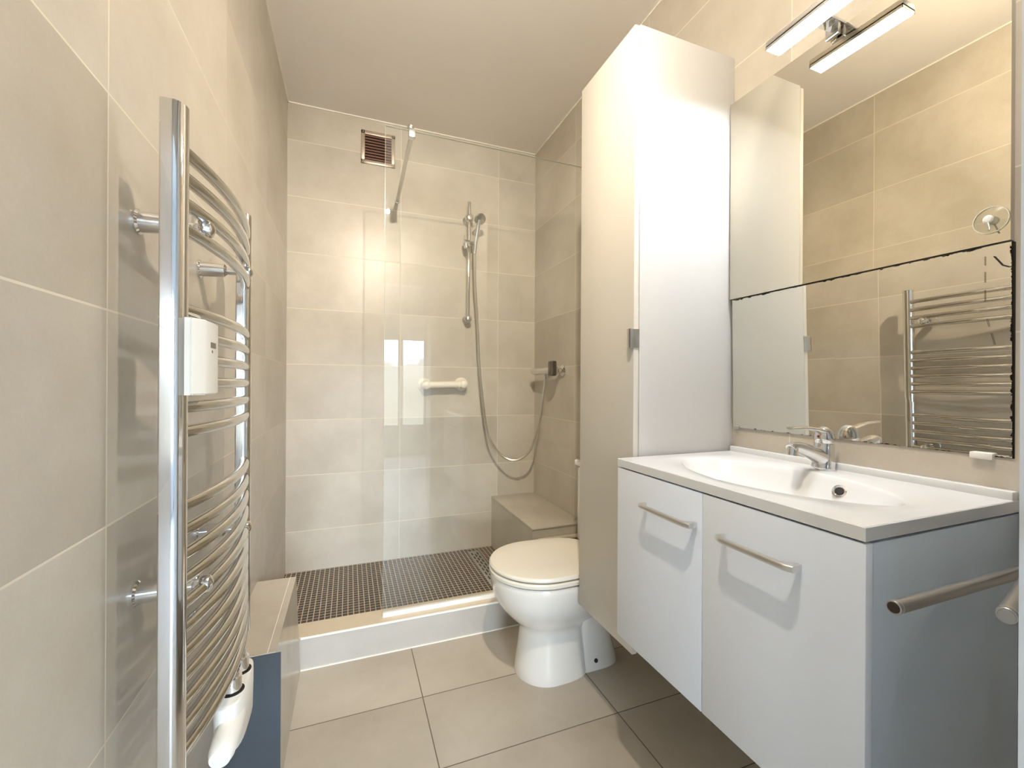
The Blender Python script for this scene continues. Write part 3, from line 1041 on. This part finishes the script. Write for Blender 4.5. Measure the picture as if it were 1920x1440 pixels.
# ------------------------------------------------------------------ lamp over the mirror
la = thing('mirror_lamp', 'short bright white lamp bar on a chrome arm above the mirror', 'lamp', (1.06, 0.70, H + 0.87))
lz = H + 0.871
mb = MB()
mb.box(1.003, 1.052, 0.594, 0.802, lz, lz + 0.016, 0.001)
mb.box(1.003, 1.0042, 0.594, 0.802, lz - 0.0058, lz + 0.004)
mb.box(1.0508, 1.052, 0.594, 0.802, lz - 0.0058, lz + 0.004)
mb.box(1.003, 1.052, 0.594, 0.5952, lz - 0.0058, lz + 0.004)
mb.box(1.003, 1.052, 0.8008, 0.802, lz - 0.0058, lz + 0.004)
link('housing', mb, M['alu'], la)
link('diffuser', MB().box(1.005, 1.050, 0.596, 0.800, lz - 0.0055, lz - 0.0003, 0.0015), M['led'], la)
mb = MB()
mb.box(1.045, XR - 0.0005, 0.683, 0.717, H + 0.880, H + 0.8865, 0.001)
mb.box(1.098, 1.1075, 0.685, 0.715, H + 0.852, H + 0.884, 0.001)
link('arm', mb, M['chrome'], la)

# ------------------------------------------------------------------ swivel towel holder
tw = thing('towel_holder', 'swivel towel holder with two satin steel arms beside the vanity', 'towel rail', (XR, 0.345, H - 0.29))
mb = MB()
mb.box(XR - 0.008, XR, 0.315, 0.372, H - 0.315, H - 0.215, 0.003)
mb.cyl((XR - 0.028, 0.343, H - 0.312), (XR - 0.028, 0.343, H - 0.225), 0.013)
mb.box(XR - 0.028, XR - 0.004, 0.335, 0.351, H - 0.312, H - 0.225, 0.001)
link('wall_mount', mb, M['grey_metal'], tw)
for a, b in (((0.659, 0.340, H - 0.2865), (XR - 0.03, 0.343, H - 0.2925)), ((0.672, 0.243, H - 0.2505), (XR - 0.03, 0.340, H - 0.2505))):
    a, b = Vector(a), Vector(b)
    d = (b - a).normalized()
    arm = link('arm', MB().tube([a, a + d * 0.0005, b], [0.0083, 0.0088, 0.0088], 24), M['grey_metal'], tw)
    link('end_plug', MB().tube([a - d * 0.0006, a + d * 0.001], [0.0068, 0.0074], 24), M['dark_end'] if a.y > 0.3 else M['grey_metal'], arm)
    link('end_band', MB().tube([a + d * 0.0058, a + d * 0.0068], [0.0092, 0.0092], 24), M['alu'], arm)

# ------------------------------------------------------------------ ceiling spot (above the camera, seen as the star in the glass)
so = Vector((0.265, 0.39, H + 1.285))
sd = Vector((0.08, 2.17, -1.25)).normalized()
bu = thing('ceiling_spot', 'lit white ceiling spotlight aimed into the shower', 'lamp', (so.x, so.y - 0.02, ZC))
link('ceiling_rose', MB().lathe((so.x, so.y - 0.045, ZC), (0, 0, -1), [(0, 0.045), (0.012, 0.043), (0.016, 0.02), (0.018, 0)]), M['white_plastic'], bu)
link('stem', MB().tube([(so.x, so.y - 0.045, ZC - 0.014), (so.x, so.y - 0.045, so.z + 0.03)], 0.006, 10), M['white_plastic'], bu)
link('shade', MB().lathe(so, sd, [(-0.085, 0.012), (-0.08, 0.022), (-0.03, 0.027), (-0.003, 0.030), (-0.003, 0.024), (-0.006, 0.0)]), M['white_plastic'], bu)
link('bulb', MB().lathe(so, sd, [(-0.004, 0.0138), (0.0, 0.0138), (0.0005, 0.013), (0.0006, 0)]), M['bulb'], bu)
sl = bpy.data.lights.new('spot_beam', 'SPOT')
sl.energy = SPOT_W
sl.color = BULB_C
sl.spot_size = math.radians(84)
sl.spot_blend = 1.0
sl.shadow_soft_size = 0.012
slo = bpy.data.objects.new('spot_beam', sl)
slo.location = so + sd * 0.022
slo.rotation_euler = sd.to_track_quat('-Z', 'Y').to_euler()
COL.objects.link(slo)
